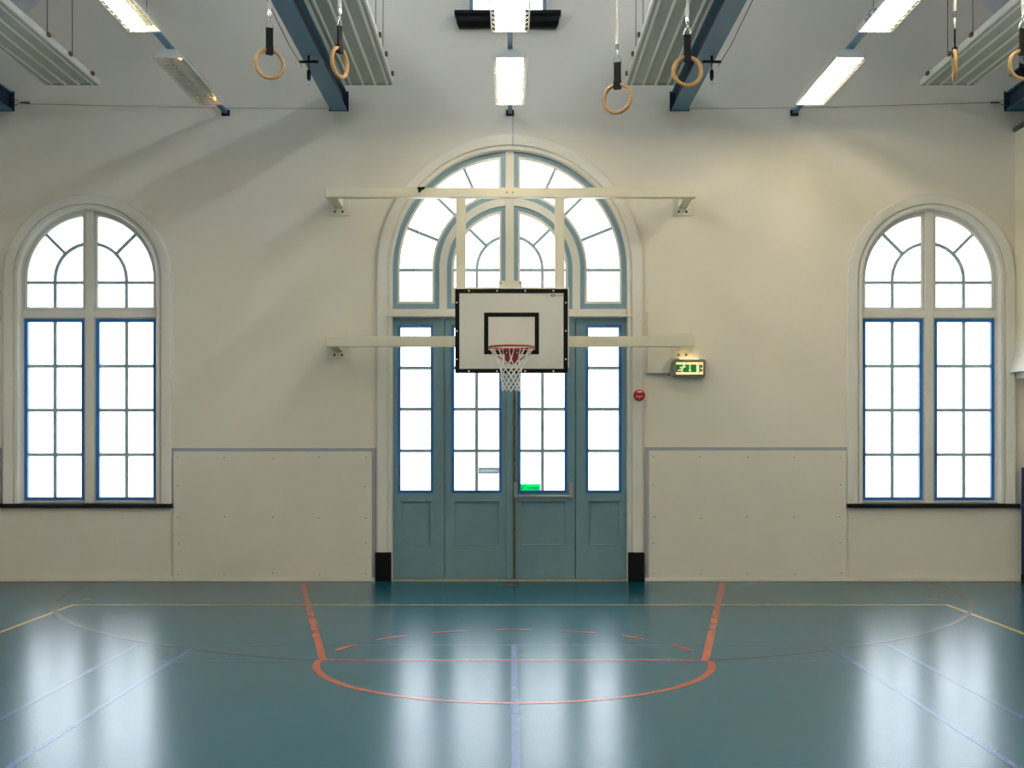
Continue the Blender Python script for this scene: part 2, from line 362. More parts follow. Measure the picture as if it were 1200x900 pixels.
# ------------------------------------------------------------------ entrance: arched doors with fanlights
d1 = struct(empty('door_1'), 'grey-blue double doors with side panels under an arched fanlight')
a = MB(); a.smooth = True; a.sharp = .3
a.sweep(arch_path(DCX, DCZ, .34, 48), [(1.572, .004), (1.572, -.012), (1.557, -.012), (1.552, -.042), (1.535, -.048), (1.455, -.048), (1.435, -.044), (1.43, -.018), (1.418, -.018), (1.414, -.03), (1.385, -.03), (1.375, .0), (1.372, .24)])
a.build('architrave', TRIMW, d1)
for s in (-1, 1):
    MB().box(*sorted((DCX+s*1.384, DCX+s*1.572)), -.062, .09, 0, .342).build('plinth_block', BLACK, d1, .006)
YD = .09
# cream frame members
MB().box(DCX-1.38, DCX+1.38, YD-.06, YD+.06, wz(371.5), wz(361.5)).build('transom', TRIMW, d1, .008)
MB().box(DCX-1.44, DCX+1.44, -.05, YD+.02, wz(371.5), wz(369)).build('transom_ledge', TRIMW, d1, .004)
MB().box(DCX-.05, DCX+.05, YD-.06, YD+.05, wz(362), DCZ+1.375).build('mullion', TRIMW, d1, .006)
mid = MB()
mid.ring(arch_loop(DCX, DCZ, .828, wz(362), 40), arch_loop(DCX, DCZ, .738, wz(362)-.001, 40), YD-.05, YD+.05).build('inner_arch_frame', TRIMW, d1, .006)
zb = wz(361.5)
for s in (-1, 1):
    fr = MB().ring(ring_loop(DCX, DCZ, s, 1.375, .828, .046, zb), ring_loop(DCX, DCZ, s, 1.315, .888, .106, zb+.065), YD-.03, YD+.03).build('outer_fanlight', FRAMEB, d1, .004)
    MB().ring(ring_loop(DCX, DCZ, s, 1.318, .885, .103, zb+.062), ring_loop(DCX, DCZ, s, 1.293, .912, .128, zb+.092), YD-.036, YD+.02).build('glazing_bead', TRIMW, fr)
    ro, ri, xi, z0 = 1.30, .905, .12, zb+.085
    zh = DCZ-.015
    pane(fr, rect_loop(*sorted((DCX+s*ri, DCX+s*ro)), z0, zh), YD)
    A = [0, radians(21.8), radians(44.5), radians(65.5)]
    for k in range(3): pane(fr, sector(DCX, DCZ, s, ri, ro, A[k], A[k+1]), YD)
    pane(fr, sector(DCX, DCZ, s, ri, ro, A[3], (acos(xi/ri), acos(xi/ro))), YD)
    bar(fr, *sorted((DCX+s*ri, DCX+s*ro)), zh-.018, zh+.018, BARB, YD-.02, YD+.02)
    for k in (1, 2, 3): rad_bar(DCX, DCZ, s, ri, ro, A[k], .036, YD-.02, YD+.02).build('glazing_bar', BARB, fr)
    fi = MB().ring(half_loop(DCX, DCZ, s, .738, .046, zb), half_loop(DCX, DCZ, s, .682, .102, zb+.065), YD-.03, YD+.03).build('inner_fanlight', FRAMEB, d1, .004)
    MB().ring(half_loop(DCX, DCZ, s, .685, .099, zb+.062), half_loop(DCX, DCZ, s, .655, .124, zb+.092), YD-.036, YD+.02).build('glazing_bead', TRIMW, fi)
    ro, rm = .66, .385
    pane(fi, rect_loop(*sorted((DCX+s*xi, DCX+s*rm)), z0, zh), YD); pane(fi, rect_loop(*sorted((DCX+s*rm, DCX+s*ro)), z0, zh), YD)
    e = acos(xi/rm); pane(fi, [(DCX+s*xi, zh), (DCX+s*rm, zh)]+[(DCX+s*rm*cos(e*k/8), DCZ+rm*sin(e*k/8)) for k in range(9)], YD)
    pane(fi, sector(DCX, DCZ, s, rm, ro, 0, radians(44.5)), YD); pane(fi, sector(DCX, DCZ, s, rm, ro, radians(44.5), (acos(xi/rm), acos(xi/ro))), YD)
    bar(fi, *sorted((DCX+s*xi, DCX+s*ro)), zh-.018, zh+.018, BARB, YD-.02, YD+.02)
    bar(fi, *sorted((DCX+s*(rm-.018), DCX+s*(rm+.018))), z0, zh, BARB, YD-.02, YD+.02)
    arc_bar(DCX, DCZ, s, rm, 0, e, .036, YD-.021, YD+.02).build('glazing_bar', BARB, fi)
    rad_bar(DCX, DCZ, s, rm, ro, radians(44.5), .034, YD-.019, YD+.02).build('glazing_bar', BARB, fi)
# four leaves: two side panels, two doors
leaves = [(459.3, 520.2, 465.5, 507.5, 469, 506, 1), (521, 599.5, 528.8, 588, 532, 586, 2),
          (600.3, 674.2, 607, 665, 609, 664, 2), (675, 735.3, 686.8, 728.8, 690, 727.5, 1)]
zd0, zd1 = wz(679), wz(372)
for i, (L0, L1, g0, g1, p0, p1, nc) in enumerate(leaves):
    x0, x1, a0, a1, q0, q1 = [wx(v) for v in (L0, L1, g0, g1, p0, p1)]
    gz0, gz1, pz0, pz1 = wz(578), wz(380), wz(640.5), wz(586.5)
    me = fill2d([rect_loop(x0, x1, zd0, zd1), rect_loop(a0, a1, gz0, gz1), rect_loop(q0, q1, pz0, pz1)], YD-.03, YD+.025)
    me.materials.append(DOORB)
    lf = link('door_leaf' if nc == 2 else 'side_panel', me, d1, .003)
    MB().ring(rect_loop(a0-.002, a1+.002, gz0-.002, gz1+.002), rect_loop(a0+.033, a1-.033, gz0+.033, gz1-.033), YD-.036, YD+.03).build('glazing_moulding', DEEPB, lf, .006)
    pb = MB().box(q0-.002, q1+.002, YD-.006, YD+.02, pz0-.002, pz1+.002)
    fp = pb.build('lower_panel', DOORB, lf)
    MB().ring(rect_loop(q0, q1, pz0, pz1), rect_loop(q0+.018, q1-.018, pz0+.018, pz1-.018), YD-.034, YD-.004).build('panel_moulding', DOORB, lf, .008)
    xs = [a0+.025, a1-.025] if nc == 1 else [a0+.025, (a0+a1)/2, a1-.025]
    zs = [gz0+.025, wz(528.3), wz(479.3), wz(430.7), gz1-.025]
    for k in range(4):
        for c in range(nc): pane(lf, rect_loop(xs[c], xs[c+1], zs[k], zs[k+1]), YD)
    for k in (1, 2, 3): bar(lf, xs[0], xs[-1], zs[k]-.019, zs[k]+.019, BARB, YD-.022, YD+.02)
    if nc == 2: bar(lf, xs[1]-.019, xs[1]+.019, zs[0], zs[4], BARB, YD-.022, YD+.02)
    if i == 1:
        MB().box(wx(593), wx(601), YD-.05, YD-.03, zd0, zd1).build('astragal', DOORB, lf, .006)
        MB().box(wx(560.6), wx(584.6), YD-.010, YD-.006, wz(554), wz(549.5)).build('flap_plate', thin_sheet('pale_plate', (196, 204, 208)), lf)
        t = MB().box(wx(560.6), wx(584.6), YD-.022, YD-.006, wz(550.2), wz(548.2)); t.box(wx(560.6), wx(584.6), YD-.022, YD-.006, wz(555.2), wz(553.4)).box(wx(560.6), wx(561.4), YD-.02, YD-.006, wz(555), wz(548.4)).box(wx(583.8), wx(584.6), YD-.02, YD-.006, wz(555), wz(548.4))
        tag(t.build('letter_flap', mat('flap_grey', (150, 164, 168), .4, var=.04), lf), 'grey letter flap set in the glass')
    if i == 2:
        rod = MB().tube([(wx(603), YD-.055, wz(455)), (wx(603), YD-.055, .03)], .010, 8)
        for zz in (wz(470), wz(517), wz(538), wz(620)): rod.box(wx(601.6), wx(604.4), YD-.066, YD-.03, zz-.015, zz+.015)
        tag(rod.build('bolt_rod', BROWN, lf), 'brownish vertical bolt rod')
        pbm = MB()
        for xx in (wx(604), wx(669.5)):
            pbm.box(xx-.022, xx+.022, YD-.075, YD-.03, wz(577), wz(565.5)); pbm.box(xx-.017, xx+.017, YD-.12, YD-.06, wz(583.5), wz(576))
        pbm.tube([(wx(603), YD-.11, wz(581.5)), (wx(671), YD-.11, wz(581.5))], .013, 10)
        tag(pbm.build('push_bar', ALU, lf, .004), 'dull metal emergency push bar')
        GREEN = thin_sheet('green_sticker', (0, 226, 150))
        st = MB().box(wx(609.7), wx(633.6), YD-.006, YD-.0035, wz(575.8), wz(567.3)).build('sticker', GREEN, lf); tag(st, 'bright green sticker on the glass')
        mk = MB(); y0, y1 = YD-.0075, YD-.006; PALE = mat('sticker_print', (20, 110, 80), .4, var=.02)
        mk.prism([(wx(611), wz(573.2)), (wx(612.2), wz(574)), (wx(615.2), wz(569.4)), (wx(614.6), wz(569))], y0, y1)
        for k in range(8): mk.box(wx(617.6+1.75*k), wx(618.9+1.75*k), y0, y1, wz(573), wz(571+.5*(k % 2)))
        mk.build('sticker_marks', PALE, lf)
for x in (520.6, 599.9, 674.6):
    MB().box(wx(x-2.5), wx(x+2.5), YD+.022, YD+.05, zd0, zd1).build('door_stop', DOORB, d1)
MB().box(wx(458.5), wx(460.5), YD+.02, YD+.05, zd0, zd1).build('door_stop', DOORB, d1); MB().box(wx(734.5), wx(736.5), YD+.02, YD+.05, zd0, zd1).build('door_stop', DOORB, d1)
if True:
    MB().box(wx(459), wx(736), .02, YD+.06, 0, wz(679.2)).build('threshold', mat('threshold_stone', (150, 146, 130), .6, var=.1, scale=12), d1)
# ------------------------------------------------------------------ dado boards, grey trims and skirting on the end wall
def screw_at(parent, x, z, y):
    MB().disc_y(x, z, .007, y-.002, y+.002, 8).build('screw', SCREW, parent)
panels = [(-6.3, wx(200), .045, wz(595.4), .012), (wx(204), wx(436), .045, wz(529), .03), (wx(760), wx(991), .045, wz(528), .03), (wx(994.8), 6.3, .045, wz(595.4), .012)]
for i, (x0, x1, z0, z1, t) in enumerate(panels):
    p = MB().box(x0, x1, -t, .0, z0, z1).build('wall_panel', BOARD, wall_back, .003)
    if t > .02:
        for fx in (.025, .26, .5, .735, .97):
            for zz in (.09, .45, .75, 1.12, 1.45):
                if (fx in (.025, .97)) or zz in (.09, .75, 1.45): screw_at(p, x0+(x1-x0)*fx+random.uniform(-.01, .01), zz+random.uniform(-.01, .01), -t)
n = 1
for boxes in ([(wx(203), wx(441), wz(529), wz(525))], [(wx(436), wx(441), .045, wz(529))], [(wx(201), wx(204), wz(590), wz(525))],
              [(wx(755.7), wx(994.5), wz(528), wz(524))], [(wx(755.7), wx(760), .045, wz(528))], [(wx(991), wx(994.5), wz(590), wz(528))], [(-6.3, wx(2), wz(590), wz(525))]):
    for (x0, x1, z0, z1) in boxes:
        struct(MB().box(x0, x1, -.022, .0, z0, z1).build('trim_%d' % n, GREYTRIM, None, .003), 'grey painted strip edging a wall board'); n += 1
for nm, x0, x1 in (('baseboard_left', -HW, wx(441.5)), ('baseboard_right', wx(755), HW)):
    struct(MB().box(x0, x1, -.045, 0, 0, .043).build(nm, BOARD, None, .005), 'low cream skirting at the foot of the end wall')

# ------------------------------------------------------------------ corbelled pilaster by the right-hand corner
pil = struct(empty('trim_%d' % n), 'cream pilaster on a flared corbel in the corner'); n += 1
MB().box(5.91, HW, -.75, 0, 2.74, 5.26).build('shaft', mat('pilaster_cream', (226, 218, 190), .6, var=.03, scale=2, bump=.06, bscale=40), pil, .01)
MB().box(5.89, HW, -.78, 0, 5.26, 5.31).build('cap', mat('grey_ledge', (92, 92, 90), .6, var=.1), pil, .005)
cb = MB()
prof = [(.0, 2.80), (.005, 2.72), (.02, 2.62), (.05, 2.53), (.07, 2.49), (.07, 2.44), (.0, 2.44), (-.0, 2.37)]
v = []; 
for o, z in prof: v += [(5.91-o, 0, z), (5.91-o, -.75-o, z), (HW, -.75-o, z)]
m_ = 3; f = []
for k in range(len(prof)-1):
    for j in range(2): f.append((k*m_+j, k*m_+j+1, (k+1)*m_+j+1, (k+1)*m_+j))
kk = (len(prof)-1)*m_; v.append((HW, 0, 2.37)); f.append((kk, kk+1, kk+2, kk+3))
cb.add(v, f); cb.build('corbel', TRIMW, pil)

# blue framed board in the corner below it
t = tag(empty('framed_board', (5.95, -.09, 0)), 'upright grey board in a dark blue tube frame in the corner by the black sill', 'board')
MB().tube([(.02, 0, .06), (.02, 0, 1.33), (.38, 0, 1.33), (.38, 0, .06)], .016, 8).build('frame', mat('navy_tube', (24, 30, 86), .4, var=.05), t)
MB().box(.03, .37, -.008, .008, .08, 1.32).build('panel', mat('grey_green_panel', (112, 132, 136), .5, var=.04), t)
for xx in (.02, .38): MB().tube([(xx, 0, 0), (xx, 0, .09)], .02, 10).build('foot', BLACK, t)

# ------------------------------------------------------------------ basketball backboard on its wall frame
hoop = tag(empty('basketball_hoop', (0, 0, 0)), 'basketball backboard with red rim and white net on a cream wall-mounted frame', 'basketball hoop')
YB = -.5; kx = 13.5/FPX
def bx(p): return (p-597.7)*kx
def bz(p): return EYE+(517-p)*kx
bars = {}
for nm, y0, y1, x0, x1 in (('u', 220.8, 232.2, 382, 815), ('l', 394.3, 406.6, 381.5, 814.5)):
    bars[nm] = MB().box(bx(x0), bx(x1), YB-.05, YB+.05, bz(y1), bz(y0)).build('crossbar', CREAMST, hoop, .006)
    zc = (bz(y0)+bz(y1))/2
    for s in (-1, 1):
        xc = bx(x0)+.075 if s < 0 else bx(x1)-.075
        pl = MB().box(xc-.125, xc+.125, -.014, 0, zc-.16, zc+.14).build('wall_plate', CREAMST, hoop, .003)
        for ox in (-.045, .045):
            MB().disc_y(xc+ox, zc-.115, .014, -.026, -.013, 8).build('bolt', SCREW, pl)
        ar = MB().prismx([(YB+.05, zc+.05), (YB+.05, zc-.05), (-.012, zc-.075), (-.012, zc+.05)], xc-.05, xc+.05)
        ar.build('wall_arm', CREAMST, hoop, .004)
for p0, p1 in ((534.6, 545.9), (650, 661.3)):
    u = MB().box(bx(p0), bx(p1), YB-.045, YB+.045, bz(395), bz(232)).build('upright', CREAMST, hoop, .005)
    for py in (313, 326): MB().disc_y((bx(p0)+bx(p1))/2, bz(py), .011, YB-.047, YB-.044, 10).build('bolt_hole', LAMPW, u)
# black clip on the upper bar
cl = MB().prism([(bx(489.5), bz(220.3)), (bx(498.5), bz(220.3)), (bx(498), bz(222.5)), (bx(494), bz(224.5)), (bx(493), bz(226.8)), (bx(490.8), bz(226))], YB-.058, YB-.05)
cl.build('tape_scrap', BLACK, bars['u'])
for px in (594, 601): MB().disc_y(bx(px), bz(226.5), .011, YB-.056, YB-.05, 8).build('bolt', GREYPL, bars['u'])
# forward-reaching arms behind the board
YF = -1.27; kb = (DIST+YF)/FPX
def fx(p): return (p-597.7)*kb
def fz(p): return EYE+(517-p)*kb
for p0, p1 in ((534.6, 545.9), (650, 661.3)):
    for zc in (fz(352), fz(402)):
        MB().box(bx(p0)+.02, bx(p1)-.02, YF+.06, YB-.04, zc-.03, zc+.03).build('extension_arm', CREAMST, hoop, .004)
rf = MB()
X0, X1, Z0, Z1 = fx(533.3), fx(665.4), fz(437.2), fz(338.6)
rf.ring(rect_loop(X0-.0, X1+.015, Z0+.06, Z1+.022), rect_loop(X0+.06, X1-.05, Z0+.12, Z1-.05), YF+.022, YF+.075)
rf.box(X0-.038, X0+.02, YF+.03, YF+.07, fz(355), fz(336.5))
rf.build('rear_frame', CREAMST, hoop, .004)
tb = MB().box(fx(584.5), fx(612), YF+.03, YF+.16, fz(338), fz(328.5)).build('top_bracket', CREAMST, hoop, .006)
for px in (587, 609.5): MB().disc_y(fx(px), fz(331), .008, YF+.024, YF+.03, 8).build('bolt', SCREW, tb)
MB().prism([(fx(575), fz(338.2)), (fx(588), fz(336.6)), (fx(610), fz(336.2)), (fx(625), fz(338.2))], YF+.0, YF+.06).build('white_sleeve', LAMPW, hoop)
bd = MB().box(X0, X1, YF, YF+.022, Z0, Z1).build('backboard', mat('board_white', (222, 219, 208), .4, var=.015, scale=3), hoop, .002)
BW = .046; YK = YF-.0025
BLK = mat('black_marking', (8, 8, 10), .45, var=.1, spec=.2)
for (a0, a1, c0, c1) in ((X0, X1, Z1-BW, Z1), (X0, X1, Z0, Z0+BW), (X0, X0+BW, Z0+BW, Z1-BW), (X1-BW, X1, Z0+BW, Z1-BW)):
    MB().box(a0, a1, YK, YF+.001, c0, c1).build('border_strip', BLK, bd)
ix0, ix1, iz0, iz1 = fx(567.2), fx(631.7), fz(415.2), fz(366.3)
MB().ring(rect_loop(ix0, ix1, iz0, iz1), rect_loop(ix0+.046, ix1-.046, iz0+.046, iz1-.046), YK, YF+.001).build('target_square', BLK, bd)
bolts = [(549.5+33*k, 340.8) for k in range(4)]+[(549.5+33*k, 435) for k in range(4)]+[(x, 354.6+33.2*k) for x in (535.4, 663.1) for k in range(3)]
for px, py in bolts: MB().disc_y(fx(px), fz(py), .009, YK-.004, YK, 10).build('bolt', LAMPW, bd)
# maker's mark, top corner: oval with a short line of worn letters
GREYM = mat('worn_print', (120, 124, 130), .5, var=.1); DARKM = mat('dark_print', (60, 60, 62), .5, var=.1)
ex, ez = fx(648), fz(346.3)
MB().ring([(ex+.024*cos(2*pi*k/16), ez+.013*sin(2*pi*k/16)) for k in range(16)], [(ex+.014*cos(2*pi*k/16), ez+.006*sin(2*pi*k/16)) for k in range(16)], YF-.0015, YF).build('logo_oval', DARKM, bd)
lg = MB()
for k in range(6):
    x = ex+.03+k*.0145
    lg.box(x, x+.0035, YF-.0015, YF, ez-.009, ez+.009)
    if k % 2 == 0: lg.box(x, x+.010, YF-.0015, YF, ez+.006, ez+.009)
    if k % 3 != 1: lg.box(x, x+.010, YF-.0015, YF, ez-.009, ez-.006)
    lg.box(x, x+.009, YF-.0015, YF, ez-.0015, ez+.0015)
lg.build('logo_lettering', GREYM, bd)
# rim, bracket and net
RZ, RY, RX, RR = 2.612, YF-.385, fx(599.5), .232
rim = MB().tube([(RX+RR*cos(2*pi*k/48), RY+RR*sin(2*pi*k/48), RZ) for k in range(48)], .0105, 10, closed=True).build('rim', RIMRED, hoop)
b = MB().box(RX-.072, RX+.072, YF-.03, YF, RZ-.15, RZ+.0); b.box(RX-.06, RX+.06, RY+RR-.01, YF-.02, RZ-.012, RZ+.008)
b.prismx([(YF-.03, RZ), (YF-.14, RZ), (YF-.03, RZ-.13)], RX-.03, RX-.024); b.prismx([(YF-.03, RZ), (YF-.14, RZ), (YF-.03, RZ-.13)], RX+.024, RX+.03)
br = b.build('rim_bracket', RIMRED, rim, .003)
for ox in (-.055, .055):
    for oz in (-.03, -.13): MB().disc_y(RX+ox, RZ+oz, .008, YF-.036, YF-.03, 8).build('bolt', GALV, rim)
for s in (-1, 1):
    MB().tube([(RX+s*RR*cos(.15), RY-RR*sin(.15), RZ-.008), (RX+s*.20, RY+.03, RZ-.06), (RX+s*.06, YF-.035, RZ-.125)], .006, 6).build('brace', RIMRED, rim)
nb = MB(); N = 12
lev = [(RZ-.008, .232), (RZ-.055, .205), (RZ-.125, .160), (RZ-.185, .128), (RZ-.225, .116), (RZ-.265, .108), (RZ-.305, .101), (RZ-.345, .097), (RZ-.385, .094), (RZ-.42, .093), (RZ-.452, .095)]
def node(j, k):
    z, r = lev[j]; sag = .01*sin(k*2.3+j) if j > 1 else 0
    a = 2*pi*(k+(.5 if j % 2 else 0))/N
    return (RX-.006+(r+sag*.6)*cos(a), RY+(r+sag*.6)*sin(a), z+sag*.5)
for k in range(N):
    for o in (-.2, .2):
        a = 2*pi*(k+o)/N; nb.tube([(RX+.232*cos(a), RY+.232*sin(a), RZ-.008), (RX-.003+.19*cos((a*3+2*pi*k/N)/4), RY+.19*sin((a*3+2*pi*k/N)/4), RZ-.07), node(2, k)], .0038, 5)
    for j in range(2, len(lev)-1):
        kk = k if j % 2 == 0 else k
        nb.tube([node(j, k), node(j+1, k if j % 2 == 0 else k+1)], .004, 5)
        nb.tube([node(j, k), node(j+1, k-1 if j % 2 == 0 else k)], .004, 5)
nb.build('net', NETW, hoop)

# ------------------------------------------------------------------ exit sign, alarm sounder, cables on the wall
ex = tag(empty('exit_sign', (wx(805.5), 0, wz(432))), 'lit green running-man exit sign in a grey box under the frame bracket', 'exit sign')
hb = MB(); hb.prism([(-.215, -.035), (-.185, -.10), (.15, -.115), (.195, -.10), (.205, .08), (.185, .105), (-.15, .105), (-.195, .075)], -.10, 0); hb.build('housing', GREYPL, ex, .012)
YE = -.102
MB().ring(rect_loop(-.165, .18, -.085, .08), rect_loop(-.148, .166, -.072, .068), YE-.012, YE+.01).build('bezel', GREYPL, ex, .003)
WARM = mat('sign_tube_light', (255, 240, 190), .4, var=0, emit=(1., .82, .35), estr=.85)
GRN = mat('sign_green', (0, 130, 30), .4, var=0, emit=(.01, .3, .03), estr=.25)
PIC = mat('sign_picture', (250, 245, 215), .4, var=0, emit=(1., .93, .62), estr=.6)
MB().box(-.148, .166, YE-.004, YE+.002, -.072, .068).build('diffuser', WARM, ex)
MB().box(-.148, .138, YE-.008, YE-.003, -.048, .042).build('green_panel', GRN, ex)
y0, y1 = YE-.0095, YE-.008; pm = MB()
pm.disc_y(-.055, .03, .011, y0, y1, 10); pm.smooth = False
pm.prism([(-.085, -.005), (-.065, .022), (-.05, .015), (-.072, -.018)], y0, y1)
pm.prism([(-.085, -.005), (-.10, -.02), (-.13, -.022), (-.128, -.032), (-.092, -.03), (-.072, -.015)], y0, y1)
pm.prism([(-.09, -.016), (-.075, -.022), (-.068, -.045), (-.08, -.045), (-.085, -.03)], y0, y1)
pm.prism([(-.06, .018), (-.035, .02), (-.032, .012), (-.055, .006)], y0, y1)
pm.prism([(-.075, .02), (-.1, .012), (-.108, -.002), (-.1, -.004), (-.09, .005), (-.075, .01)], y0, y1)
pm.build('running_man', PIC, ex)
pm = MB().box(.008, .02, y0, y1, -.02, .04); pm.prism([(-.004, -.02), (.032, -.02), (.014, -.045)], y0, y1)
pm.build('arrow', PIC, ex); MB().box(.088, .12, y0, y1, -.046, .04).build('doorway', PIC, ex)
for z in (-.025, .02): MB().box(.14, .158, YE-.009, YE-.004, z-.016, z+.016).build('end_mark', BLACK, ex)
MB().box(-.10, .12, -.085, -.03, .1055, .1075).build('top_window', mat('sign_top_light', (255, 240, 190), .4, var=0, emit=(1., .8, .4), estr=4.), ex)
MB().tube([(-.205, -.02, -.065), (-.235, -.02, -.065)], .016, 8).build('cable_gland', GREYPL, ex)

al = tag(empty('alarm_sounder', (wx(748.6), -.034, wz(463.5))), 'round red fire alarm sounder beside the door arch', 'alarm')
RED = mat('alarm_red', (176, 26, 34), .35, var=.05)
MB().disc_y(0, 0, .068, -.03, .034, 24).build('base', RED, al, .006); MB().disc_y(0, 0, .058, -.058, -.028, 24).build('dome', RED, al, .012)
MB().box(-.028, .028, -.0605, -.057, .033, .048).build('white_label', LAMPW, al)
wl = MB()
for k in range(5): wl.box(-.036+.015*k, -.028+.015*k+.003, -.0605, -.057, -.02, -.008)
wl.box(-.006, .006, -.0605, -.057, -.043, -.032); wl.build('pale_marking', mat('pale_print', (214, 170, 166), .5), al)

c = MB().tube([(wx(757), -.016, wz(438)), (wx(783), -.016, wz(438))], .012, 8); tag(c.build('conduit', GREYTRIM), 'short grey conduit leading into the exit sign', 'conduit')
c = MB().box(wx(757.2), wx(758.8), -.012, 0, wz(437), wz(366)); tag(c.build('cable_duct', mat('cream_duct', (206, 198, 178), .5)), 'thin white vertical cable duct above the grey conduit', 'conduit')
c = MB().tube([(wx(741), -.05, wz(484)), (wx(741), -.05, wz(372))], .007, 6); tag(c.build('door_cable', TRIMW), 'white cable running down the door architrave', 'cable')
c = MB().tube([(wx(601), -.01, wz(130)), (wx(601), -.012, wz(156)), (wx(601), -.054, wz(160)), (wx(601), -.054, wz(172))], .005, 6); tag(c.build('lamp_cable', GREYTRIM), 'thin cable dropping from the middle lamp rail to the arch', 'cable')
c = MB().tube([(wx(489), .03, wz(250)), (wx(489), .035, wz(275)), (wx(487.5), .035, wz(300)), (wx(483), .035, wz(322)), (wx(474), .04, wz(338)), (wx(468.5), .045, wz(350))], .004, 6)
tag(c.build('hanging_cord', WIRE), 'thin slack cord hanging across the arched fanlight', 'cord')

# ------------------------------------------------------------------ steel beams along the hall
def beam(x, label):
    t = tag(empty('steel_beam', (x, 0, 5.51)), label, 'beam', 'blue steel beams under the roof')
    L = -LEN
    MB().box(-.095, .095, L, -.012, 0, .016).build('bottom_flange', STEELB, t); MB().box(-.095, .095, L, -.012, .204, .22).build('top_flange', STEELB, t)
    MB().box(-.05, .05, L, -.012, .016, .204).build('web', STEELD, t)  # shade on the beam sides is put into the darker web colour
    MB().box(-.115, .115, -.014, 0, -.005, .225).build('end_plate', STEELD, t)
    return t
beam(-2.005, 'blue steel roof beam over the unlit-lamp side of the arched doors')
beam(1.985, 'blue steel roof beam between arched doors and the lit lamp row')
beam(-5.92, 'blue steel roof beam along the wall beyond the unlit lamp')
beam(5.90, 'blue steel roof beam above the corbelled pilaster')
# hooks under the two middle beams
def beam_hook(x, y, label):
    t = tag(empty('beam_hook', (x, y, 5.51)), label, 'hook', 'hooks under the beams')
    MB().box(-.012, .012, -.012, .012, -.05, 0.0).build('stem', BLACK, t); MB().box(-.095, .095, -.014, .014, -.072, -.048).build('cross_bar', BLACK, t, .004)
    MB().tube([(0, 0, -.07), (0, 0, -.15)], .007, 6).build('cord', BLACK, t)
    MB().tube([(0, 0, -.14), (0, 0, -.15), (0, 0, -.22), (0, 0, -.25)], [.012, .021, .021, .01], 8).build('swivel', BLACK, t)
    MB().tube([(.014*cos(2*pi*k/12), 0, -.268+.02*sin(2*pi*k/12)) for k in range(12)], .004, 6, closed=True).build('eye', CHROME, t)
for px, lb in ((362, 'black T-shaped hook hanging under the beam beside the front-facing and turned ring pair'), (834, 'black T-shaped hook hanging under the beam beside two front-facing rings')):
    d = 12.0; beam_hook((px-597.7)*d/FPX, d-DIST, lb)

# tension wires between beams along the end wall
for s, lb in ((-1, 'thin wire strung along the wall past the unlit lamp rail'), (1, 'thin wire strung along the wall towards the pilaster')):
    t = tag(empty('tension_wire', (0, -.03, 0)), lb, 'wire')
    MB().tube([(s*2.1, 0, 5.53), (s*3.3, 0, 5.535), (s*5.67, 0, 5.60 if s > 0 else 5.585)], .0028, 6).build('wire', WIRE, t)
    MB().tube([(s*5.72, 0, 5.60), (s*5.62, 0, 5.60)], .012, 6).build('turnbuckle', WIRE, t)
    MB().tube([(s*5.82, 0, 5.66), (s*5.71, 0, 5.60), (s*5.82, 0, 5.555)], .005, 6).build('bridle', WIRE, t)
# loose cables beside the middle beams
for s, lb in ((-1, 'thin cable slanting down to the beam hook on the unlit-lamp side'), (1, 'thin cable slanting down to the beam hook on the lit side')):
    c = MB().tube([(s*2.13, -1.75, 5.48), (s*2.17, -2.3, 5.53), (s*2.2, -3.0, 5.63), (s*2.2, -5., 5.75), (s*2.1, -5.2, 5.72)], .005, 6); tag(c.build('beam_cable', WIRE), lb, 'cable', None)

# ------------------------------------------------------------------ lamp rails and fluorescent lamps
RAILZ = 5.47
rails = []
for x, lb in ((-3.33, 'blue steel lamp rail carrying the unlit and half-lit lamps'), (0.0, 'blue steel lamp rail over the middle of the arched doors'), (3.33, 'blue steel lamp rail towards the corbelled pilaster')):
    t = tag(empty('lamp_rail', (x, 0, RAILZ)), lb, 'lamp rail', 'lamp rails')
    r = MB().box(-.025, .025, -9.9, -.005, .0, .045); r.build('rail', STEELB, t, .004)
    MB().box(-.047, .047, -.02, 0, -.02, .05).build('end_cap', BLACK, t, .004)
    for y in (-3.05, -7.75):
        MB().tube([(0, y, .045), (0, y, roof_z(x)-RAILZ)], .004, 6).build('hanger_wire', WIRE, t)
    if x > 0: 
        MB().box(-.065, -.03, -3.08, -2.98, -.01, .085).build('junction_box', mat('blue_box', (70, 100, 132), .45, var=.04), t, .005)
        MB().tube([(-.045, -3.03, .08), (-.01, -3.03, .14), (.03, -3.04, .13), (.045, -3.05, .07), (.02, -3.05, .03)], .008, 6).build('cable_loop', BLACK, t)
LL = .80                                               # half length of a lamp
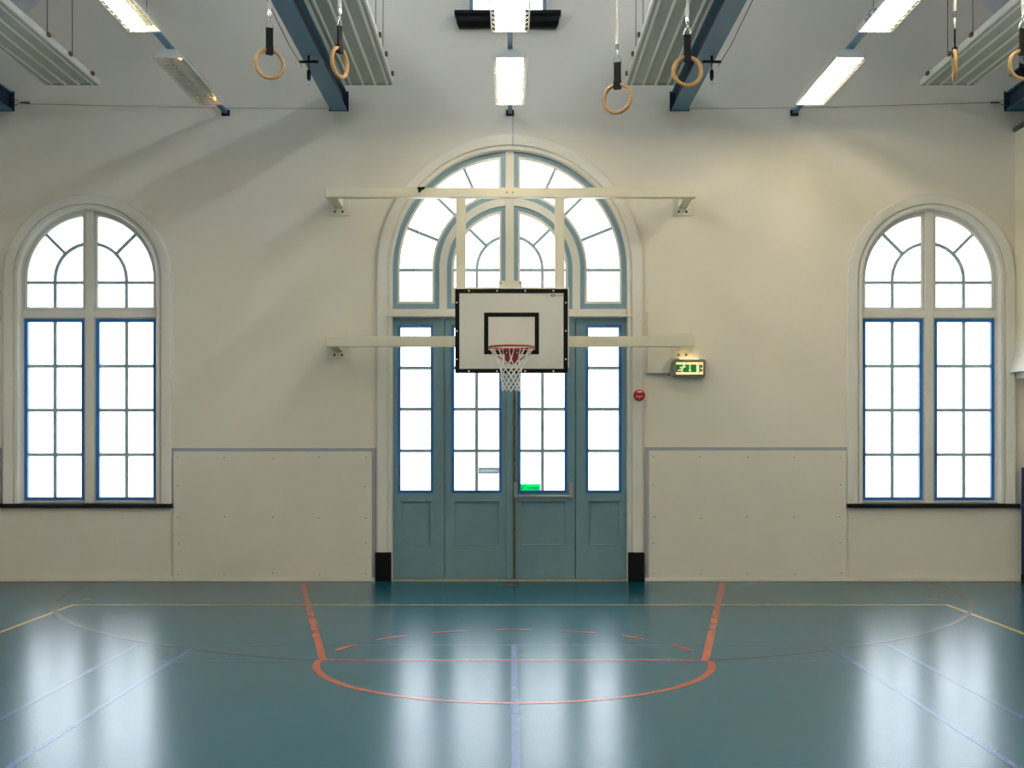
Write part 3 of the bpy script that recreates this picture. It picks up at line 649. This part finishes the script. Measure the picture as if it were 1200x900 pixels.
def lamp_meshes():
    D = {}
    h = MB()   # folded reflector: closed on top, open below
    sec = [(-.13, -.075), (-.128, -.06), (-.075, -.003), (.075, -.003), (.128, -.06), (.13, -.075)]
    sec2 = [(-.136, -.075), (-.132, -.055), (-.078, .003), (.078, .003), (.132, -.055), (.136, -.075)]
    poly = sec2+sec[::-1]
    v = [(x, -LL, z) for x, z in poly]+[(x, LL, z) for x, z in poly]; n_ = len(poly)
    h.add(v, [(i, (i+1) % n_, (i+1) % n_+n_, i+n_) for i in range(n_)])
    D['housing'] = (h, LAMPW)
    D['end_plate'] = (MB().prism([(-.136, -.08), (-.132, -.055), (-.078, .004), (.078, .004), (.132, -.055), (.136, -.08)], -.004, .004), LAMPW)
    s = MB().box(-.022, .022, -LL+.01, LL-.01, -.035, -.004); D['spine'] = (s, LAMPW)
    g = MB()
    for x in (-.165, -.09, -.03, .03, .09, .165): g.tube([(x, -LL-.005, -.092 if abs(x) < .12 else -.07), (x, LL+.005, -.092 if abs(x) < .12 else -.07)], .004, 5)
    for k in range(15):
        y = -LL+.02+k*(2*LL-.04)/14
        g.tube([(-.14, y, -.03), (-.172, y, -.045), (-.172, y, -.075), (-.14, y, -.092), (.14, y, -.092), (.172, y, -.075), (.172, y, -.045), (.14, y, -.03)], .0042, 5)
    D['wire_guard'] = (g, GALV)
    return {k: (b.mesh(k), m) for k, (b, m) in D.items()}
LM = lamp_meshes()
for k, (me, m) in LM.items(): me.materials.append(m)
tb = MB(); tb.tube([(0, -.74, 0), (0, .74, 0)], .014, 10)
TUBE = {True: tb.mesh('tube'), False: tb.mesh('tube_dark')}
TUBE[True].materials.append(TUBEON); TUBE[False].materials.append(TUBEOFF)
glow = MB().tube([(0, -.05, 0), (0, .05, 0)], .0155, 10).mesh('tube_end'); glow.materials.append(TUBEGLOW)
def lamp(x, y, on, label):
    t = tag(empty('fluorescent_lamp', (x, y, RAILZ-.005)), label, 'lamp', 'fluorescent lamps with wire guards')
    for k, (me, m) in LM.items():
        if k == 'end_plate':
            for yy in (-LL, LL): link(k, me, t).location = (0, yy, 0)
        else: link(k, me, t)
    for s, o in ((-1, on[0]), (1, on[1])):
        u = link('tube', TUBE[o], t); u.location = (s*.068, 0, -.042)
        if not o and on == (False, False):
            for yy in ((-.69, .69) if s > 0 else ()):
                g = link('tube_end', glow, u); g.location = (0, yy, 0)
    return t
YL = [-1.53-2.36*k for k in range(4)]
for k, y in enumerate(YL):
    lamp(-3.33, y, (False, False) if k == 0 else ((True, False) if k == 1 else (True, True)), ['unlit fluorescent lamp with orange tube ends in a wire guard', 'half-lit fluorescent lamp with one bright tube in a wire guard'][k] if k < 2 else 'lit fluorescent lamp further along the rail of the unlit lamp')
    lamp(0.0, y, (True, True), ['bright fluorescent lamp below the black gable sill, above the arched doors', 'bright fluorescent lamp in front of the black gable window sill'][k] if k < 2 else 'lit fluorescent lamp further along the middle rail')
    lamp(3.33, y, (True, True), ['bright fluorescent lamp at the wall end of the rail with the blue junction box', 'bright fluorescent lamp next to the blue junction box'][k] if k < 2 else 'lit fluorescent lamp further along the rail with junction box')

# ------------------------------------------------------------------ ceiling radiant heating panels
def heater(x, lip, label, hw=.30):
    t = tag(empty('radiant_panel', (x, -.34, 5.71)), label, 'heating panel', 'radiant heating panels under the roof')
    L = -4.2
    MB().box(-hw+.005, hw-.005, L, 0, .012, .05).build('plate', HEATP, t)
    for k in range(4):
        xc = (-.235+.155*k)*hw/.30
        MB().tube([(xc, L, .012), (xc, -.002, .012)], .017, 8).build('pipe_rib', HEATR, t)
    for s in (-1, 1):
        MB().box(*sorted((s*(hw-.01), s*(hw+.012))), L, 0, -.004, .065).build('edge_lip', HEATR, t, .003)
    MB().box(-hw, hw, -.006, .008, .004, .02).build('end_strip', mat('olive_end', (140, 134, 106), .5, var=.1), t)
    s = 1 if lip > 0 else -1
    for yy in (-.75, -1.45, -3.3):
        MB().tube([(s*(hw-.03), yy, .05), (s*(hw-.03), yy, roof_z(x+s*(hw-.03))-5.715)], .005, 6).build('chain', WIRE, t)
    for yy in (-.28, -.95, -1.55): MB().box(*sorted((s*(hw+.012), s*(hw+.04))), yy-.03, yy+.03, .03, .07).build('clip', mat('brass_clip', (112, 84, 50), .5, var=.1), t, .004)
heater(-5.0, 1, 'long grey ribbed radiant panel over the arched window on the unlit lamp side')
heater(-1.612, 1, 'long grey ribbed radiant panel between the middle lamps and the beam with the turned ring', .27)
heater(1.60, -1, 'long grey ribbed radiant panel above the two front-facing gym rings', .27)
heater(5.0, -1, 'long grey ribbed radiant panel above the edge-on gym ring')

# ------------------------------------------------------------------ gymnastic rings
def gym_ring(px, py, d, yaw, tilt, label, rope_top=8.0):
    X, Y, Z = at(px, py, d)
    t = tag(empty('gym_ring', (X, Y, Z)), label, 'gym ring', 'gymnastic rings hanging from the roof')
    R_ = .104
    cy, sy = cos(yaw), sin(yaw)
    def rot(p): return (p[0]*cy-p[1]*sy, p[0]*sy+p[1]*cy, p[2])
    MB().tube([rot((R_*cos(2*pi*k/40), 0, R_*sin(2*pi*k/40))) for k in range(40)], .0145, 10, closed=True).build('ring', WOOD, t)
    st = MB(); w = .026
    def slab(y0, y1, z0, z1):
        st.add([rot(p) for p in [(-w, y0, z0), (w, y0, z0), (w, y1, z0), (-w, y1, z0), (-w, y0, z1), (w, y0, z1), (w, y1, z1), (-w, y1, z1)]], [(0, 1, 2, 3), (4, 7, 6, 5), (0, 4, 5, 1), (1, 5, 6, 2), (2, 6, 7, 3), (3, 7, 4, 0)])
    slab(-.019, -.0145, R_-.03, R_+.022); slab(.0145, .019, R_-.03, R_+.022); slab(-.019, .019, R_+.016, R_+.026); slab(-.007, .007, R_+.02, R_+.165)
    st.add([rot(p) for p in [(-w, -.018, R_-.034), (w, -.018, R_-.034), (w, .018, R_-.034), (-w, .018, R_-.034), (-w, -.018, R_-.018), (w, -.018, R_-.018), (w, .018, R_-.018), (-w, .018, R_-.018)]],
           [(0, 1, 2, 3), (4, 7, 6, 5), (0, 4, 5, 1), (1, 5, 6, 2), (2, 6, 7, 3), (3, 7, 4, 0)])
    st.build('strap', WEB, t)
    z0 = R_+.16
    MB().tube([rot(p) for p in [(-.03, 0, z0), (.03, 0, z0), (.026, 0, z0+.02), (.006, 0, z0+.065), (-.006, 0, z0+.065), (-.026, 0, z0+.02)]], .004, 6, closed=True).build('buckle', CHROME, t)
    sw = MB().tube([(0, 0, z0+.055), (0, 0, z0+.075), (0, 0, z0+.08), (0, 0, z0+.095), (0, 0, z0+.10), (0, 0, z0+.135), (0, 0, z0+.14)], [.006, .011, .007, .007, .0145, .0145, .008], 8)
    sw.build('swivel', CHROME, t)
    MB().tube([(0, 0, z0+.135), (0, 0, z0+.15), (0, 0, z0+.20), (0, 0, z0+.215)], [.01, .015, .013, .0095], 8).build('rope_sleeve', ROPE, t)
    top = roof_z(X)-Z-.015
    rp = MB(); nn = 46; pts = [(0, 0, z0+.2+(1.1)*k/nn) for k in range(nn+1)]
    for ph in (0, 2*pi/3, 4*pi/3):
        rp.tube([(.0045*cos(ph+k*.9), .0045*sin(ph+k*.9), p[2]) for k, p in enumerate(pts)], .0052, 5)
    rp.tube([(0, 0, z0+1.28), (0, 0, top)], .009, 8)
    rp.build('rope', ROPE, t)
    return t
gym_ring(315.8, 75, 8.9, radians(24), 0, 'wooden gym ring beside the beam hook, turned slightly, against the upper wall')
gym_ring(398, 73.5, 8.75, radians(66), 0, 'wooden gym ring turned half sideways where beam and radiant panel meet')
gym_ring(723.5, 115.5, 8.85, radians(-24), 0, 'lowest-hanging wooden gym ring, just below the end of a radiant panel')
gym_ring(805.5, 83.5, 8.8, radians(5), 0, 'wooden gym ring facing front, the blue beam seen through it')
gym_ring(1118.8, 77, 8.8, radians(72.5), 0, 'wooden gym ring seen edge-on in front of a ribbed radiant panel')
gym_ring(1198.5, 76, 8.8, radians(8), 0, 'wooden gym ring in front of the black pulley block')
# black pulley block behind the last ring
pb = tag(empty('pulley_block', (5.88, -.5, 5.73)), 'black pulley block on the beam behind the outermost gym ring', 'pulley')
MB().box(-.06, .06, -.08, .08, 0, .07).build('riser', BLACK, pb); MB().box(-.185, .2, -.12, .12, .07, .095).build('base_plate', BLACK, pb)
MB().box(-.10, .16, -.08, .08, .095, .31).build('housing', BLACK, pb, .01)
MB().disc_y(-.10, .20, .075, -.12, -.09, 18).build('pulley_wheel', CHROME, pb); MB().disc_y(-.10, .20, .03, -.13, -.085, 12).build('hub', BLACK, pb)
MB().tube([(-.10, -.105, .13), (-.12, -.105, .08), (-.09, -.105, .0), (-.03, -.105, -.02), (.05, -.105, .01)], .007, 6).build('cable_loop', BLACK, pb)

# ------------------------------------------------------------------ court markings, laid on the floor
def linemat(nm, rgb): return mat(nm, rgb, .27, var=.10, scale=5)
RED_L, YEL_L, BLU_L, BRN_L = linemat('line_red', (164, 74, 46)), linemat('line_yellow', (176, 150, 74)), linemat('line_blue', (34, 77, 136)), linemat('line_brown', (72, 46, 24))
lev_n = [0]
def strip(pts, w, m, name='court_line'):
    lev_n[0] += 1; z = .0006+.00004*lev_n[0]
    b = MB(); vs = []
    n_ = len(pts)
    for i, (x, y) in enumerate(pts):
        a = pts[max(i-1, 0)]; c_ = pts[min(i+1, n_-1)]; dx, dy = c_[0]-a[0], c_[1]-a[1]; l = sqrt(dx*dx+dy*dy); nx, ny = -dy/l*w/2, dx/l*w/2
        vs += [(x+nx, y+ny, z), (x-nx, y-ny, z)]
    b.add(vs, [(2*i, 2*i+1, 2*i+3, 2*i+2) for i in range(n_-1)])
    o = b.build(name, m, floor)
    for p in o.data.polygons:
        pass
    if o.data.polygons[0].normal.z < 0: o.data.flip_normals()
    return o
CX = .03
strip([(-3.02, -4.39), (3.06, -4.39)], .04, BLU_L); strip([(-2.62, -5.12), (2.62, -5.12)], .04, BLU_L)
for x in (-3.0, -2.52, CX, 2.55, 3.04): strip([(x, -4.39), (x, -9.2 if x == CX else -17.)], .04 if x != CX else .045, BLU_L)
strip([(-17/3.9, -2.04), (4.39, -2.04)], .05, YEL_L)
for s in (-1, 1):
    strip([(s*4.375, -2.02), (s*4.375, -17.)], .05, YEL_L); strip([(s*4.33, -1.62), (s*4.43, -1.60)], .05, YEL_L)
BC, BR = -.42, 4.85
def arcpts(cx, cy, r, a0, a1, n_=40): return [(cx+r*cos(radians(a0+(a1-a0)*k/n_)), cy+r*sin(radians(a0+(a1-a0)*k/n_))) for k in range(n_+1)]
strip(arcpts(CX-.03, BC, BR, 175.5, 237.5), .05, BRN_L); strip(arcpts(CX-.03, BC, BR, 239.2, 252.3, 12), .05, BRN_L)
strip(arcpts(CX+.02, BC, BR, 364.5, 303.), .05, BRN_L); strip(arcpts(CX+.02, BC, BR, 301.3, 288., 12), .05, BRN_L)
FT = -5.06
strip([(CX-1.45, FT), (CX+1.45, FT)], .05, RED_L)
for s in (-1, 1): strip([(CX+s*2.46, -.05), (CX+s*1.435, FT+.02)], .06, RED_L)
strip(arcpts(CX, FT, 1.46, 180, 360, 48), .055, RED_L)
for k in range(7): strip(arcpts(CX, FT, 1.45, 22.5*(k+1)-6.2, 22.5*(k+1)+6.2, 8), .05, RED_L)
o = MB(); o.smooth = True
o.add([(.01+.10*cos(2*pi*k/20), -.45+.10*sin(2*pi*k/20), z) for z in (0, .004) for k in range(20)], [tuple(range(19, -1, -1)), tuple(range(20, 40))]+[(k, (k+1) % 20, 20+(k+1) % 20, 20+k) for k in range(20)])
tag(o.build('floor_socket', BROWN), 'round brown metal floor socket in front of the doors', 'floor socket')
